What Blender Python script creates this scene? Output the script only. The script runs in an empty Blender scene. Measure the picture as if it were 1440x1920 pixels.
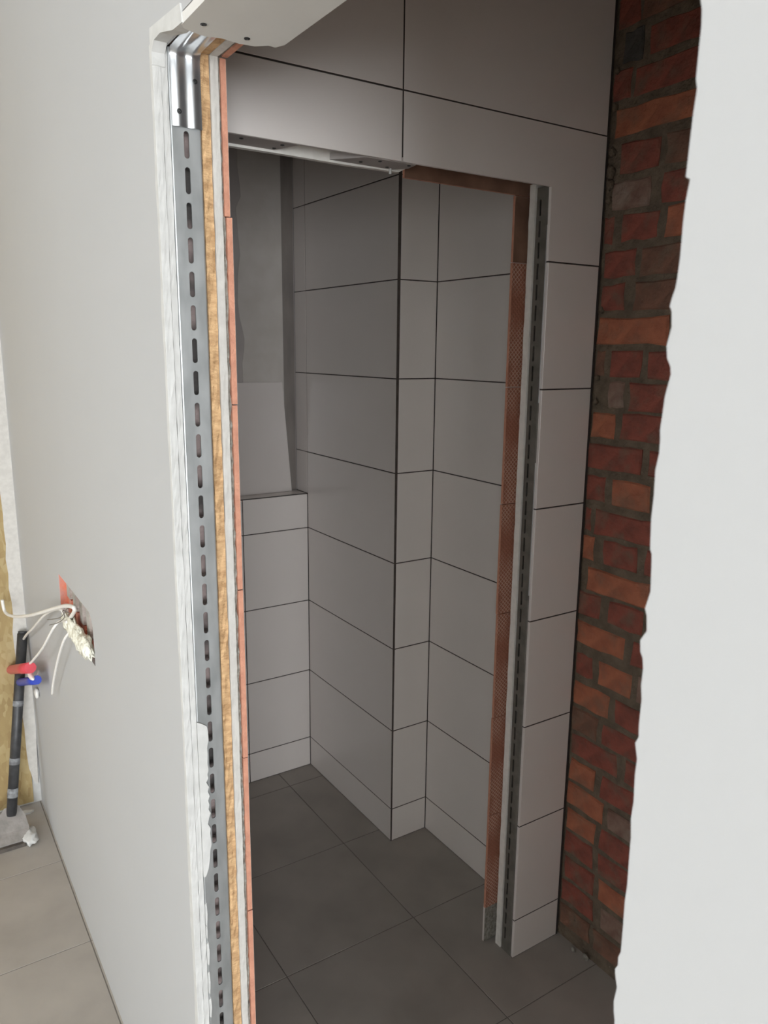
import bpy, bmesh, math, random
from mathutils import Matrix, Vector
from mathutils.geometry import tessellate_polygon

random.seed(7)
scene = bpy.context.scene
COL = scene.collection

# ------------------------------------------------------------------ camera
CAM_H = 1.7269
PITCH, YAW, ROLL = math.radians(11.9407), math.radians(33.0224), math.radians(0.5709)
fw = Vector((math.sin(YAW), math.cos(YAW), 0)); rt = Vector((math.cos(YAW), -math.sin(YAW), 0)); up = Vector((0, 0, 1))
cF = fw * math.cos(PITCH) - up * math.sin(PITCH)
cU = fw * math.sin(PITCH) + up * math.cos(PITCH)
cR2 = rt * math.cos(ROLL) + cU * math.sin(ROLL)
cU2 = -rt * math.sin(ROLL) + cU * math.cos(ROLL)
cam_d = bpy.data.cameras.new('camera')
cam = bpy.data.objects.new('camera', cam_d); COL.objects.link(cam)
M = Matrix.Identity(4)
for i in range(3):
    M[i][0], M[i][1], M[i][2] = cR2[i], cU2[i], -cF[i]
M[2][3] = CAM_H
cam.matrix_world = M
cam_d.sensor_fit = 'VERTICAL'; cam_d.sensor_height = 24.0; cam_d.sensor_width = 18.0
cam_d.lens = 1441.16 / 1920 * 24.0
cam_d.clip_start = 0.02
cam_d.dof.use_dof = True; cam_d.dof.focus_distance = 1.45; cam_d.dof.aperture_fstop = 9.0
scene.camera = cam

# ------------------------------------------------------------------ world, daylight, exposure
world = bpy.data.worlds.new('sky'); scene.world = world; world.use_nodes = True
wn = world.node_tree.nodes; bg = wn['Background']
bg.inputs[0].default_value = (0.80, 0.90, 1.0, 1); bg.inputs[1].default_value = 1.5
REAR_Y, ROOM_X0 = -5.6, -3.6
# rear window, and an unseen side window added to even out the walls: (wall, u0, u1, z0, z1, energy)
WINDOWS = [('rear', -3.2, -0.75, 0.25, 2.35, 385.0), ('side', -0.4, 2.3, 0.95, 2.45, 44.0)]
for wname, u0, u1, wz0, wz1, en in WINDOWS:
    ld = bpy.data.lights.new('daylight_and_fill', 'AREA'); ld.shape = 'RECTANGLE'
    ld.size = u1 - u0 - 0.12; ld.size_y = wz1 - wz0 - 0.12
    ld.energy = en; ld.color = (0.925, 0.965, 1.0)
    lo = bpy.data.objects.new('daylight_and_fill', ld); COL.objects.link(lo)
    if wname == 'rear':
        lo.location = ((u0 + u1) / 2, REAR_Y + 0.015, (wz0 + wz1) / 2); lo.rotation_euler = (math.radians(90), 0, 0)
    else:
        lo.location = (ROOM_X0 + 0.015, (u0 + u1) / 2, (wz0 + wz1) / 2); lo.rotation_euler = (math.radians(90), 0, math.radians(-90))  # unseen side lamp, added to lift the partition faces
vs = scene.view_settings
vs.view_transform = 'Standard'; vs.look = 'None'; vs.gamma = 1.0; vs.use_curve_mapping = False
vs.exposure = 0.0
scene.cycles.max_bounces = 8; scene.cycles.adaptive_threshold = 0.02; scene.cycles.diffuse_bounces = 6; scene.cycles.glossy_bounces = 3; scene.cycles.transmission_bounces = 3

# ------------------------------------------------------------------ materials
def new_mat(name):
    m = bpy.data.materials.new(name); m.use_nodes = True
    nt = m.node_tree; return m, nt, nt.nodes['Principled BSDF']

def mat(name, c1, c2=None, rough=0.6, scale=20.0, detail=2.5, bump=0.0, metallic=0.0, lo_=0.35, hi_=0.65, stretch=(1, 1, 1), bscale=None, spec=0.5):
    m, nt, b = new_mat(name)
    n = nt.nodes; L = nt.links
    tc = n.new('ShaderNodeTexCoord'); mp = n.new('ShaderNodeMapping'); mp.inputs['Scale'].default_value = stretch
    L.new(tc.outputs['Object'], mp.inputs[0])
    b.inputs['Roughness'].default_value = rough; b.inputs['Metallic'].default_value = metallic
    b.inputs['Specular IOR Level'].default_value = spec
    if c2 is None:
        c2 = tuple(x * 0.93 for x in c1)
    nz = n.new('ShaderNodeTexNoise'); nz.inputs['Scale'].default_value = scale; nz.inputs['Detail'].default_value = detail
    L.new(mp.outputs[0], nz.inputs['Vector'])
    r = n.new('ShaderNodeValToRGB')
    r.color_ramp.elements[0].position = lo_; r.color_ramp.elements[1].position = hi_
    r.color_ramp.elements[0].color = (*c1, 1); r.color_ramp.elements[1].color = (*c2, 1)
    L.new(nz.outputs['Fac'], r.inputs[0]); L.new(r.outputs[0], b.inputs['Base Color'])
    if bump:
        nb = n.new('ShaderNodeTexNoise'); nb.inputs['Scale'].default_value = bscale or scale * 4; nb.inputs['Detail'].default_value = 2
        L.new(mp.outputs[0], nb.inputs['Vector'])
        bp = n.new('ShaderNodeBump'); bp.inputs['Strength'].default_value = bump; bp.inputs['Distance'].default_value = 0.01
        L.new(nb.outputs['Fac'], bp.inputs['Height']); L.new(bp.outputs[0], b.inputs['Normal'])
    return m

M_WALL = mat('primed_gypsum', (0.462, 0.464, 0.466), (0.456, 0.458, 0.460), 0.75, 3)
M_WHITE = mat('white_paint', (0.84, 0.84, 0.83), (0.83, 0.83, 0.82), 0.75, 3)
M_PLAST = mat('white_filler', (0.60, 0.595, 0.575), (0.54, 0.535, 0.515), 0.85, 40, bump=0.07, bscale=120)
M_CORE = mat('gypsum_core', (0.82, 0.79, 0.74), (0.76, 0.73, 0.68), 0.9, 60, bump=0.08, bscale=150)
M_EDGE = mat('gypsum_cut_edge', (0.58, 0.555, 0.515), (0.52, 0.495, 0.46), 0.9, 60, bump=0.08, bscale=150)
M_SOFFIT = mat('board_paper', (0.70, 0.685, 0.65), (0.68, 0.665, 0.63), 0.85, 20)
M_GLAZE = mat('tile_glaze', (0.82, 0.762, 0.722), (0.805, 0.748, 0.708), 0.17, 6, bump=0.004, bscale=90)
M_BODY = mat('tile_terracotta_body', (0.62, 0.30, 0.20), (0.52, 0.24, 0.16), 0.9, 50, bump=0.2)
M_GROUT = mat('dark_grout', (0.055, 0.045, 0.04), (0.04, 0.032, 0.028), 0.9, 40)
M_ADH = mat('tile_adhesive', (0.34, 0.32, 0.28), (0.20, 0.18, 0.15), 0.95, 90, bump=0.5, bscale=120)
M_OSBE = mat('osb_edge', (0.62, 0.40, 0.21), (0.42, 0.25, 0.12), 0.85, 45, bump=0.4, bscale=120, stretch=(1, 1, 2.5))
M_STEEL = mat('galvanised_steel', (0.55, 0.565, 0.565), (0.42, 0.435, 0.435), 0.42, 35, metallic=0.7, stretch=(1, 1, 0.4))
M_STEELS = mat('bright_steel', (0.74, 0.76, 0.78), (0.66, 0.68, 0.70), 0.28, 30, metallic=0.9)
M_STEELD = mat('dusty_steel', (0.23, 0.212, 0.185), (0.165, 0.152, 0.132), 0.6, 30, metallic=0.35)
M_SCREW = mat('black_screw', (0.03, 0.03, 0.03), (0.02, 0.02, 0.02), 0.4, 50)
M_WOOL = mat('cavity_insulation', (0.42, 0.33, 0.31), (0.10, 0.09, 0.085), 0.95, 18, lo_=0.4, hi_=0.6, bump=0.5)
M_BOARD = mat('bare_plasterboard', (0.47, 0.43, 0.41), (0.42, 0.385, 0.365), 0.85, 10, bump=0.05)
M_COMP = mat('joint_compound', (0.60, 0.56, 0.52), (0.55, 0.51, 0.465), 0.85, 12, bump=0.08)
M_STRIP = mat('dark_corner_strip', (0.30, 0.265, 0.24), (0.22, 0.195, 0.18), 0.9, 14, bump=0.2, stretch=(1, 1, 0.3))
M_FLOORG = mat('floor_grout', (0.22, 0.205, 0.185), (0.18, 0.165, 0.15), 0.9, 40)
M_BLACK = mat('black_plastic', (0.025, 0.025, 0.027), (0.05, 0.05, 0.052), 0.45, 30)
M_CABLE = mat('white_cable', (0.82, 0.80, 0.76), (0.78, 0.76, 0.72), 0.45, 20)
M_RED = mat('red_plastic', (0.60, 0.06, 0.08), (0.52, 0.05, 0.07), 0.35, 30)
M_BLUE = mat('blue_plastic', (0.03, 0.06, 0.45), (0.02, 0.05, 0.38), 0.35, 30)
M_FOAM = mat('foam_filler', (0.84, 0.82, 0.70), (0.76, 0.74, 0.62), 0.9, 50, bump=0.6, bscale=90)
M_MORTAR = mat('mortar', (0.165, 0.122, 0.084), (0.11, 0.083, 0.058), 0.95, 30, bump=0.8, bscale=70)
M_HBLOCK = mat('red_hollow_block', (0.66, 0.21, 0.12), (0.55, 0.27, 0.22), 0.9, 30, bump=0.3)
M_GREYM = mat('grey_mortar', (0.45, 0.43, 0.39), (0.36, 0.34, 0.31), 0.95, 50, bump=0.4)
M_LTILE = mat('offcut_glaze', (0.70, 0.645, 0.61), (0.68, 0.625, 0.59), 0.28, 6)

def floor_mat():
    m = mat('grey_floor_tile', (0.43, 0.395, 0.355), (0.34, 0.312, 0.28), 0.55, 5, detail=9, bump=0.03, bscale=50, lo_=0.3, hi_=0.7)
    return m
M_FLOOR = floor_mat()

def osb_mat():
    m, nt, b = new_mat('osb_panel_face'); n = nt.nodes; L = nt.links
    tc = n.new('ShaderNodeTexCoord'); mp = n.new('ShaderNodeMapping'); mp.inputs['Scale'].default_value = (1, 1, 0.45); mp.inputs['Rotation'].default_value = (0, 0.6, 0)
    L.new(tc.outputs['Object'], mp.inputs[0])
    v = n.new('ShaderNodeTexVoronoi'); v.inputs['Scale'].default_value = 70; L.new(mp.outputs[0], v.inputs['Vector'])
    sep = n.new('ShaderNodeSeparateColor'); L.new(v.outputs['Color'], sep.inputs[0])
    nz = n.new('ShaderNodeTexNoise'); nz.inputs['Scale'].default_value = 16; nz.inputs['Detail'].default_value = 5; L.new(mp.outputs[0], nz.inputs['Vector'])
    ad = n.new('ShaderNodeMix'); ad.inputs[0].default_value = 0.35; L.new(nz.outputs['Fac'], ad.inputs[2]); L.new(sep.outputs[0], ad.inputs[3])
    r = n.new('ShaderNodeValToRGB'); cr = r.color_ramp
    cr.elements[0].position = 0.25; cr.elements[1].position = 0.75
    cr.elements[0].color = (0.27, 0.18, 0.075, 1); cr.elements[1].color = (0.42, 0.325, 0.165, 1)
    e = cr.elements.new(0.5); e.color = (0.355, 0.26, 0.115, 1)
    L.new(ad.outputs[0], r.inputs[0]); L.new(r.outputs[0], b.inputs['Base Color'])
    b.inputs['Roughness'].default_value = 0.7
    bp = n.new('ShaderNodeBump'); bp.inputs['Strength'].default_value = 0.15; L.new(sep.outputs[1], bp.inputs['Height']); L.new(bp.outputs[0], b.inputs['Normal'])
    return m
M_OSB = osb_mat()

def tileback_mat():
    """terracotta tile back: pressed diagonal key ribs with adhesive smeared over some of them"""
    m, nt, b = new_mat('tile_back_ribs'); n = nt.nodes; L = nt.links
    tc = n.new('ShaderNodeTexCoord')
    ws = []
    for ang in (math.radians(45), math.radians(-45)):
        mp = n.new('ShaderNodeMapping'); mp.inputs['Rotation'].default_value = (0, ang, 0); L.new(tc.outputs['Object'], mp.inputs[0])
        w = n.new('ShaderNodeTexWave'); w.bands_direction = 'X'; w.inputs['Scale'].default_value = 38; w.inputs['Distortion'].default_value = 0.6
        L.new(mp.outputs[0], w.inputs['Vector']); ws.append(w)
    mx = n.new('ShaderNodeMath'); mx.operation = 'MAXIMUM'; L.new(ws[0].outputs['Fac'], mx.inputs[0]); L.new(ws[1].outputs['Fac'], mx.inputs[1])
    rr = n.new('ShaderNodeValToRGB'); rr.color_ramp.elements[0].position = 0.78; rr.color_ramp.elements[1].position = 0.95; L.new(mx.outputs[0], rr.inputs[0])
    nz = n.new('ShaderNodeTexNoise'); nz.inputs['Scale'].default_value = 11; nz.inputs['Detail'].default_value = 3; L.new(tc.outputs['Object'], nz.inputs['Vector'])
    r2 = n.new('ShaderNodeValToRGB'); r2.color_ramp.elements[0].position = 0.42; r2.color_ramp.elements[1].position = 0.58; L.new(nz.outputs['Fac'], r2.inputs[0])
    mm = n.new('ShaderNodeMath'); mm.operation = 'MULTIPLY'; L.new(rr.outputs[0], mm.inputs[0]); L.new(r2.outputs[0], mm.inputs[1])
    mix = n.new('ShaderNodeMix'); mix.data_type = 'RGBA'
    mix.inputs[6].default_value = (0.34, 0.135, 0.085, 1); mix.inputs[7].default_value = (0.54, 0.34, 0.26, 1)
    L.new(mm.outputs[0], mix.inputs[0]); L.new(mix.outputs[2], b.inputs['Base Color'])
    b.inputs['Roughness'].default_value = 0.9
    bp = n.new('ShaderNodeBump'); bp.inputs['Strength'].default_value = 0.4; bp.inputs['Distance'].default_value = 0.003; L.new(mx.outputs[0], bp.inputs['Height']); L.new(bp.outputs[0], b.inputs['Normal'])
    return m
M_TBACK = tileback_mat()
M_TBROWN = mat('tile_back_brown', (0.16, 0.085, 0.055), (0.24, 0.13, 0.085), 0.9, 14, bump=0.15)

def brick_mat(name, c1, c2, dust, amt):
    m = mat(name, c1, c2, 0.93, 22, bump=0.6, bscale=70)
    nt = m.node_tree; n = nt.nodes; L = nt.links; b = n['Principled BSDF']
    src = b.inputs['Base Color'].links[0].from_socket
    geo = n.new('ShaderNodeNewGeometry')
    nz = n.new('ShaderNodeTexNoise'); nz.inputs['Scale'].default_value = 16; nz.inputs['Detail'].default_value = 4; L.new(geo.outputs['Position'], nz.inputs['Vector'])
    r = n.new('ShaderNodeValToRGB'); r.color_ramp.elements[0].position = 0.50; r.color_ramp.elements[1].position = 0.72
    r.color_ramp.elements[1].color = (amt, amt, amt, 1); L.new(nz.outputs['Fac'], r.inputs[0])
    mx = n.new('ShaderNodeMix'); mx.data_type = 'RGBA'; L.new(r.outputs[0], mx.inputs[0]); L.new(src, mx.inputs[6]); mx.inputs[7].default_value = (*dust, 1)
    L.new(mx.outputs[2], b.inputs['Base Color'])
    return m
DUSTC = (0.17, 0.12, 0.083)
BR = [brick_mat('brick_deep_red', (0.285, 0.080, 0.054), (0.20, 0.062, 0.044), DUSTC, 0.75),
      brick_mat('brick_orange', (0.42, 0.145, 0.076), (0.32, 0.108, 0.060), DUSTC, 0.6),
      brick_mat('brick_brown', (0.22, 0.105, 0.068), (0.155, 0.08, 0.054), DUSTC, 0.9),
      brick_mat('brick_dusty', (0.25, 0.16, 0.122), (0.19, 0.105, 0.077), (0.30, 0.24, 0.19), 0.8),
      brick_mat('brick_dark_grey', (0.085, 0.08, 0.072), (0.065, 0.06, 0.055), DUSTC, 0.3)]

# ------------------------------------------------------------------ mesh helpers
def link(name, me, mats, parent=None, loc=(0, 0, 0), rot=None):
    o = bpy.data.objects.new(name, me); COL.objects.link(o)
    if not isinstance(mats, (list, tuple)): mats = [mats]
    if len(me.materials) == 0:
        for m in mats: me.materials.append(m)
    o.location = loc
    if rot: o.rotation_euler = rot
    if parent: o.parent = parent
    return o

def tag(o, label=None, cat=None, kind=None, group=None):
    if label: o['label'] = label
    if cat: o['category'] = cat
    if kind: o['kind'] = kind
    if group: o['group'] = group
    return o

def empty(name, loc=(0, 0, 0)):
    o = bpy.data.objects.new(name, None); COL.objects.link(o); o.location = loc; o.empty_display_size = 0.05
    return o

def bm_box(bm, x0, x1, y0, y1, z0, z1, mi=0):
    v = [bm.verts.new(c) for c in ((x0, y0, z0), (x1, y0, z0), (x1, y1, z0), (x0, y1, z0), (x0, y0, z1), (x1, y0, z1), (x1, y1, z1), (x0, y1, z1))]
    for f in ((0, 3, 2, 1), (4, 5, 6, 7), (0, 1, 5, 4), (1, 2, 6, 5), (2, 3, 7, 6), (3, 0, 4, 7)):
        fc = bm.faces.new([v[i] for i in f]); fc.material_index = mi

def done(bm, name, mats, parent=None, smooth=False):
    bmesh.ops.recalc_face_normals(bm, faces=bm.faces)
    me = bpy.data.meshes.new(name); bm.to_mesh(me); bm.free()
    if smooth:
        for p in me.polygons: p.use_smooth = True
    return link(name, me, mats, parent)

def boxes(name, lst, mats, parent=None):
    bm = bmesh.new()
    for b in lst: bm_box(bm, *b)
    return done(bm, name, mats, parent)

def prism(name, pts, axis, a0, a1, mats, parent=None):
    """polygon pts (u,v) extruded along axis between a0,a1. axis 'x': (u,v)=(y,z); 'y': (x,z); 'z': (x,y)"""
    bm = bmesh.new()
    def P(u, v, a):
        return (a, u, v) if axis == 'x' else ((u, a, v) if axis == 'y' else (u, v, a))
    A = [bm.verts.new(P(u, v, a0)) for u, v in pts]; B = [bm.verts.new(P(u, v, a1)) for u, v in pts]
    n = len(pts)
    for tri in tessellate_polygon([[Vector((u, v, 0)) for u, v in pts]]):
        bm.faces.new([A[k] for k in tri]); bm.faces.new([B[k] for k in tri][::-1])
    for i in range(n): bm.faces.new((A[i], A[(i + 1) % n], B[(i + 1) % n], B[i]))
    return done(bm, name, mats, parent)

_tile_cache = {}
def slab_mesh(w, h, t, mats, ch=0.0008):
    """tile lying in local XZ, centred, glazed face toward local -Y (front at y=0), body behind."""
    key = (round(w, 4), round(h, 4), round(t, 4), tuple(m.name for m in mats))
    if key in _tile_cache: return _tile_cache[key]
    a, c = w / 2, h / 2
    V = []
    for (x, z) in ((-a, -c), (a, -c), (a, c), (-a, c)): V.append((x - ch * (1 if x > 0 else -1), 0, z - ch * (1 if z > 0 else -1)))
    for (x, z) in ((-a, -c), (a, -c), (a, c), (-a, c)): V.append((x, ch, z))
    for (x, z) in ((-a, -c), (a, -c), (a, c), (-a, c)): V.append((x, t, z))
    Fs = [(0, 1, 2, 3)]
    for i in range(4): j = (i + 1) % 4; Fs.append((i, i + 4, j + 4, j))
    for i in range(4): j = (i + 1) % 4; Fs.append((i + 4, i + 8, j + 8, j + 4))
    Fs.append((11, 10, 9, 8))
    me = bpy.data.meshes.new('tile'); me.from_pydata(V, [], Fs)
    bm = bmesh.new(); bm.from_mesh(me); bmesh.ops.recalc_face_normals(bm, faces=bm.faces); bm.to_mesh(me); bm.free()
    for m in mats: me.materials.append(m)
    for i, p in enumerate(me.polygons):
        p.material_index = 0 if i < 5 else min(1 if i < 9 else 2, len(mats) - 1)
    _tile_cache[key] = me
    return me

GAP = 0.0034
TM = [M_GLAZE, M_BODY, M_BODY]
def tile(parent, facing, plane, u0, u1, z0, z1, t=0.008, name='wall_tile', mats=None, gap=GAP):
    mats = mats or TM
    g = gap / 2
    w = abs(u1 - u0) - gap; h = z1 - z0 - gap
    me = slab_mesh(w, h, t, mats)
    uc, zc = (u0 + u1) / 2, (z0 + z1) / 2
    if facing == '-y': loc, rz = (uc, plane, zc), 0
    elif facing == '-x': loc, rz = (plane, uc, zc), -math.pi / 2
    elif facing == '+x': loc, rz = (plane, uc, zc), math.pi / 2
    elif facing == '+y': loc, rz = (uc, plane, zc), math.pi
    o = link(name, me, mats, parent, loc, (0, 0, rz))
    return o

def tube(bm, pts, r, seg=10, caps=True, smooth_path=True, mi=0):
    pts = [Vector(p) for p in pts]
    if smooth_path and len(pts) > 2:
        out = []
        n = len(pts)
        for i in range(n - 1):
            p0, p1, p2, p3 = pts[max(i - 1, 0)], pts[i], pts[i + 1], pts[min(i + 2, n - 1)]
            for k in range(8):
                t = k / 8
                out.append(0.5 * ((2 * p1) + (p2 - p0) * t + (2 * p0 - 5 * p1 + 4 * p2 - p3) * t * t + (3 * p1 - p0 - 3 * p2 + p3) * t ** 3))
        out.append(pts[-1]); pts = out
    rings = []
    ref = Vector((0, 0, 1))
    for i, p in enumerate(pts):
        d = (pts[min(i + 1, len(pts) - 1)] - pts[max(i - 1, 0)]).normalized()
        if abs(d.dot(ref)) > 0.95: ref = Vector((1, 0, 0)) if abs(d.x) < 0.9 else Vector((0, 1, 0))
        a = d.cross(ref).normalized(); b = d.cross(a)
        rr = r(i / (len(pts) - 1)) if callable(r) else r
        rings.append([bm.verts.new(p + a * math.cos(2 * math.pi * k / seg) * rr + b * math.sin(2 * math.pi * k / seg) * rr) for k in range(seg)])
    for A, B in zip(rings, rings[1:]):
        for k in range(seg):
            f = bm.faces.new((A[k], A[(k + 1) % seg], B[(k + 1) % seg], B[k])); f.smooth = True; f.material_index = mi
    if caps:
        bm.faces.new(rings[0][::-1]); bm.faces.new(rings[-1])

def rough_strip(name, x0, x1, y0, y1, z0, z1, mats, parent, seg=120, jx=0.0006, jy=0.001, seed=1):
    """board edge: prism with a slightly uneven end at y0 and uneven sides"""
    rnd = random.Random(seed)
    bm = bmesh.new(); prev = None
    def walk(a):
        return rnd.uniform(-a, a)
    nx = 3
    for i in range(seg + 1):
        z = z0 + (z1 - z0) * i / seg
        e = []
        for k in range(nx + 1):
            u = k / nx
            xx = x0 + (x1 - x0) * u + (walk(jx) if k in (0, nx) else 0)
            e.append(bm.verts.new((xx, y0 + walk(jy), z)))
        bk = [bm.verts.new((x1, y1, z)), bm.verts.new((x0, y1, z))]
        ring = e + bk
        if prev:
            n = len(ring)
            for k in range(n): bm.faces.new((prev[k], prev[(k + 1) % n], ring[(k + 1) % n], ring[k]))
        else:
            bm.faces.new(ring[::-1])
        prev = ring
    bm.faces.new(prev)
    return done(bm, name, mats, parent)

def slotted_web(name, w, z0, z1, first, pitch, slen, swid, mats, parent, depth=0.04, lip=0.0015, cx=0.0):
    """steel channel along local Z, web in local XZ plane at y=0, flanges going +Y; stadium slots cut through the web."""
    bm = bmesh.new()
    hw = w / 2; inset = 0.003
    def stad(zc, n=7):
        pts = []
        r = swid / 2; s = slen / 2 - r
        for k in range(n): a = math.pi * k / (n - 1); pts.append((cx + r * math.cos(a), zc + s + r * math.sin(a)))
        for k in range(n): a = math.pi + math.pi * k / (n - 1); pts.append((cx + r * math.cos(a), zc - s + r * math.sin(a)))
        return pts
    zz = first; cells = []
    xl, xr = -hw + inset, hw - inset
    while zz + pitch / 2 > z0:
        if zz + pitch / 2 < z1 + 1e-6 and zz - pitch / 2 > z0 - 1e-6: cells.append(zz)
        zz -= pitch
    top = max(cells) + pitch / 2; bot = min(cells) - pitch / 2
    for zc in cells:
        S = stad(zc); n = len(S)
        zt, zb = zc + pitch / 2, zc - pitch / 2
        outer = []
        for (x, z) in S:
            dx, dz = x - cx, z - zc
            if z >= zc: tz = zt
            else: tz = zb
            outer.append((x, z))
        # outer loop: walk right-mid -> top right -> top left -> left -> bottom
        ol = []
        h = n // 2
        for k in range(h):
            u = k / (h - 1)
            if u < 0.34: ol.append((xr, zc + (zt - zc) * min(1, u * 3)))
            elif u <= 0.67: ol.append((xr + (xl - xr) * (u - 0.333) * 3, zt))
            else: ol.append((xl, zt + (zc - zt) * (u - 0.667) * 3))
        for k in range(h):
            u = k / (h - 1)
            if u < 0.34: ol.append((xl, zc + (zb - zc) * min(1, u * 3)))
            elif u <= 0.67: ol.append((xl + (xr - xl) * (u - 0.333) * 3, zb))
            else: ol.append((xr, zb + (zc - zb) * (u - 0.667) * 3))
        I = [bm.verts.new((x, 0, z)) for x, z in S]; O = [bm.verts.new((x, 0, z)) for x, z in ol]; D = [bm.verts.new((x, 0.0022, z)) for x, z in S]
        for k in range(n):
            j = (k + 1) % n
            try: bm.faces.new((I[k], I[j], O[j], O[k]))
            except Exception: pass
            bm.faces.new((I[k], D[k], D[j], I[j]))
    for (a, b_) in ((top, z1), (z0, bot)):
        if b_ - a > 1e-4:
            v = [bm.verts.new(c) for c in ((xl, 0, a), (xr, 0, a), (xr, 0, b_), (xl, 0, b_))]; bm.faces.new(v)
    # rounded bends and flanges
    for s, xe in ((-1, xl), (1, xr)):
        prof = [(xe, 0.0)]
        for k in range(1, 5):
            a = math.pi / 2 * k / 4
            prof.append((xe + s * inset * math.sin(a), inset * (1 - math.cos(a))))
        prof.append((s * hw, depth))
        prv = None
        for (x, y) in prof:
            cur = (bm.verts.new((x, y, z0)), bm.verts.new((x, y, z1)))
            if prv:
                f = bm.faces.new((prv[0], cur[0], cur[1], prv[1])); f.smooth = True
            prv = cur
    bmesh.ops.remove_doubles(bm, verts=bm.verts, dist=1e-5)
    return done(bm, name, mats, parent)

def screw(parent, x, y, z, axis='z', r=0.0045, name='screw', mats=None):
    bm = bmesh.new()
    n = 10
    prof = [(0.0, r * 0.45), (0.0006, r * 0.5), (-0.0012, r * 0.62), (-0.0008, r), (0.002, r * 0.8)]
    rings = []
    for (d, rr) in prof:
        ring = []
        for k in range(n):
            a = 2 * math.pi * k / n; u, v = rr * math.cos(a), rr * math.sin(a)
            ring.append(bm.verts.new((u, v, d) if axis == 'z' else (u, d, v)))
        rings.append(ring)
    for A, B in zip(rings, rings[1:]):
        for k in range(n): bm.faces.new((A[k], A[(k + 1) % n], B[(k + 1) % n], B[k]))
    bm.faces.new(rings[0])
    o = done(bm, name, mats or M_SCREW, parent); o.location = (x, y, z)
    return o

# ------------------------------------------------------------------ main dimensions (metres)
XL, XI = 0.359, 0.467            # partition: outer face, tiled inner face
YJ, YN = 1.141, 0.271            # opening: slotted jamb, ragged near jamb
ZLIN = 2.129                     # underside of lintel layers
Y2 = 1.397; XD = 1.3675; XB = 1.544
Z2, T = 0.1236, 0.302            # first joint, tile row pitch
ZI = 0.1263
XP, YP, Y5, YBK, XC = 1.3685, 2.039, 2.658, 2.754, 1.519
ZLEDGE = 1.17
CEIL = 2.75
YC = 2.96                        # corner with the wood-chip panel

# ------------------------------------------------------------------ floor
FT = 0.4331; FX0, FY0 = 1.2199, 1.6861
floor = boxes('floor', [(ROOM_X0, 1.9, REAR_Y - 0.1, 3.1, -0.12, -0.0012)], M_FLOORG)
tag(floor, 'grey stone-look tiled floor running through both rooms', 'floor', 'structure')
def floor_tile(x0, x1, y0, y1):
    g = 0.0032
    me_key = ('F', round(x1 - x0, 4), round(y1 - y0, 4))
    if me_key not in _tile_cache:
        w, h, t, ch = (x1 - x0 - g) / 2, (y1 - y0 - g) / 2, 0.008, 0.0006
        V = [(sx * (w - ch), sy * (h - ch), 0) for sx, sy in ((-1, -1), (1, -1), (1, 1), (-1, 1))]
        V += [(sx * w, sy * h, -ch) for sx, sy in ((-1, -1), (1, -1), (1, 1), (-1, 1))]
        V += [(sx * w, sy * h, -t) for sx, sy in ((-1, -1), (1, -1), (1, 1), (-1, 1))]
        Fc = [(0, 1, 2, 3)] + [(i, i + 4, (i + 1) % 4 + 4, (i + 1) % 4) for i in range(4)] + [(i + 4, i + 8, (i + 1) % 4 + 8, (i + 1) % 4 + 4) for i in range(4)]
        me = bpy.data.meshes.new('floor_tile'); me.from_pydata(V, [], Fc); me.materials.append(M_FLOOR)
        _tile_cache[me_key] = me
    link('floor_tile', _tile_cache[me_key], M_FLOOR, floor, ((x0 + x1) / 2, (y0 + y1) / 2, 0))
xs = [FX0 + FT * i for i in range(-11, 2)]; ys = [FY0 + FT * j for j in range(-17, 4)]
for i in range(len(xs) - 1):
    for j in range(len(ys) - 1):
        x0, x1, y0, y1 = xs[i], min(xs[i + 1], 1.6), ys[j], min(ys[j + 1], 3.0)
        if y1 - y0 < 0.03: continue
        if x1 > -1.4 and y1 > -0.9: floor_tile(x0, x1, y0, y1)
        
# the rest of the floor, behind the viewpoint
rest = []
for i in range(len(xs) - 1):
    for j in range(len(ys) - 1):
        if not (xs[i + 1] > -1.4 and ys[j + 1] > -0.9):
            rest.append((xs[i] + 0.0016, xs[i + 1] - 0.0016, ys[j] + 0.0016, ys[j + 1] - 0.0016, -0.006, 0.0))
fr = boxes('floor_tile_field', rest, M_FLOOR, floor); fr['kind'] = 'stuff'

ceil = boxes('ceiling', [(ROOM_X0 - 0.1, 1.9, REAR_Y - 0.1, 3.1, CEIL, CEIL + 0.1)], M_WHITE)
tag(ceil, 'flat white ceiling above the two rooms', 'ceiling', 'structure')

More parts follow.
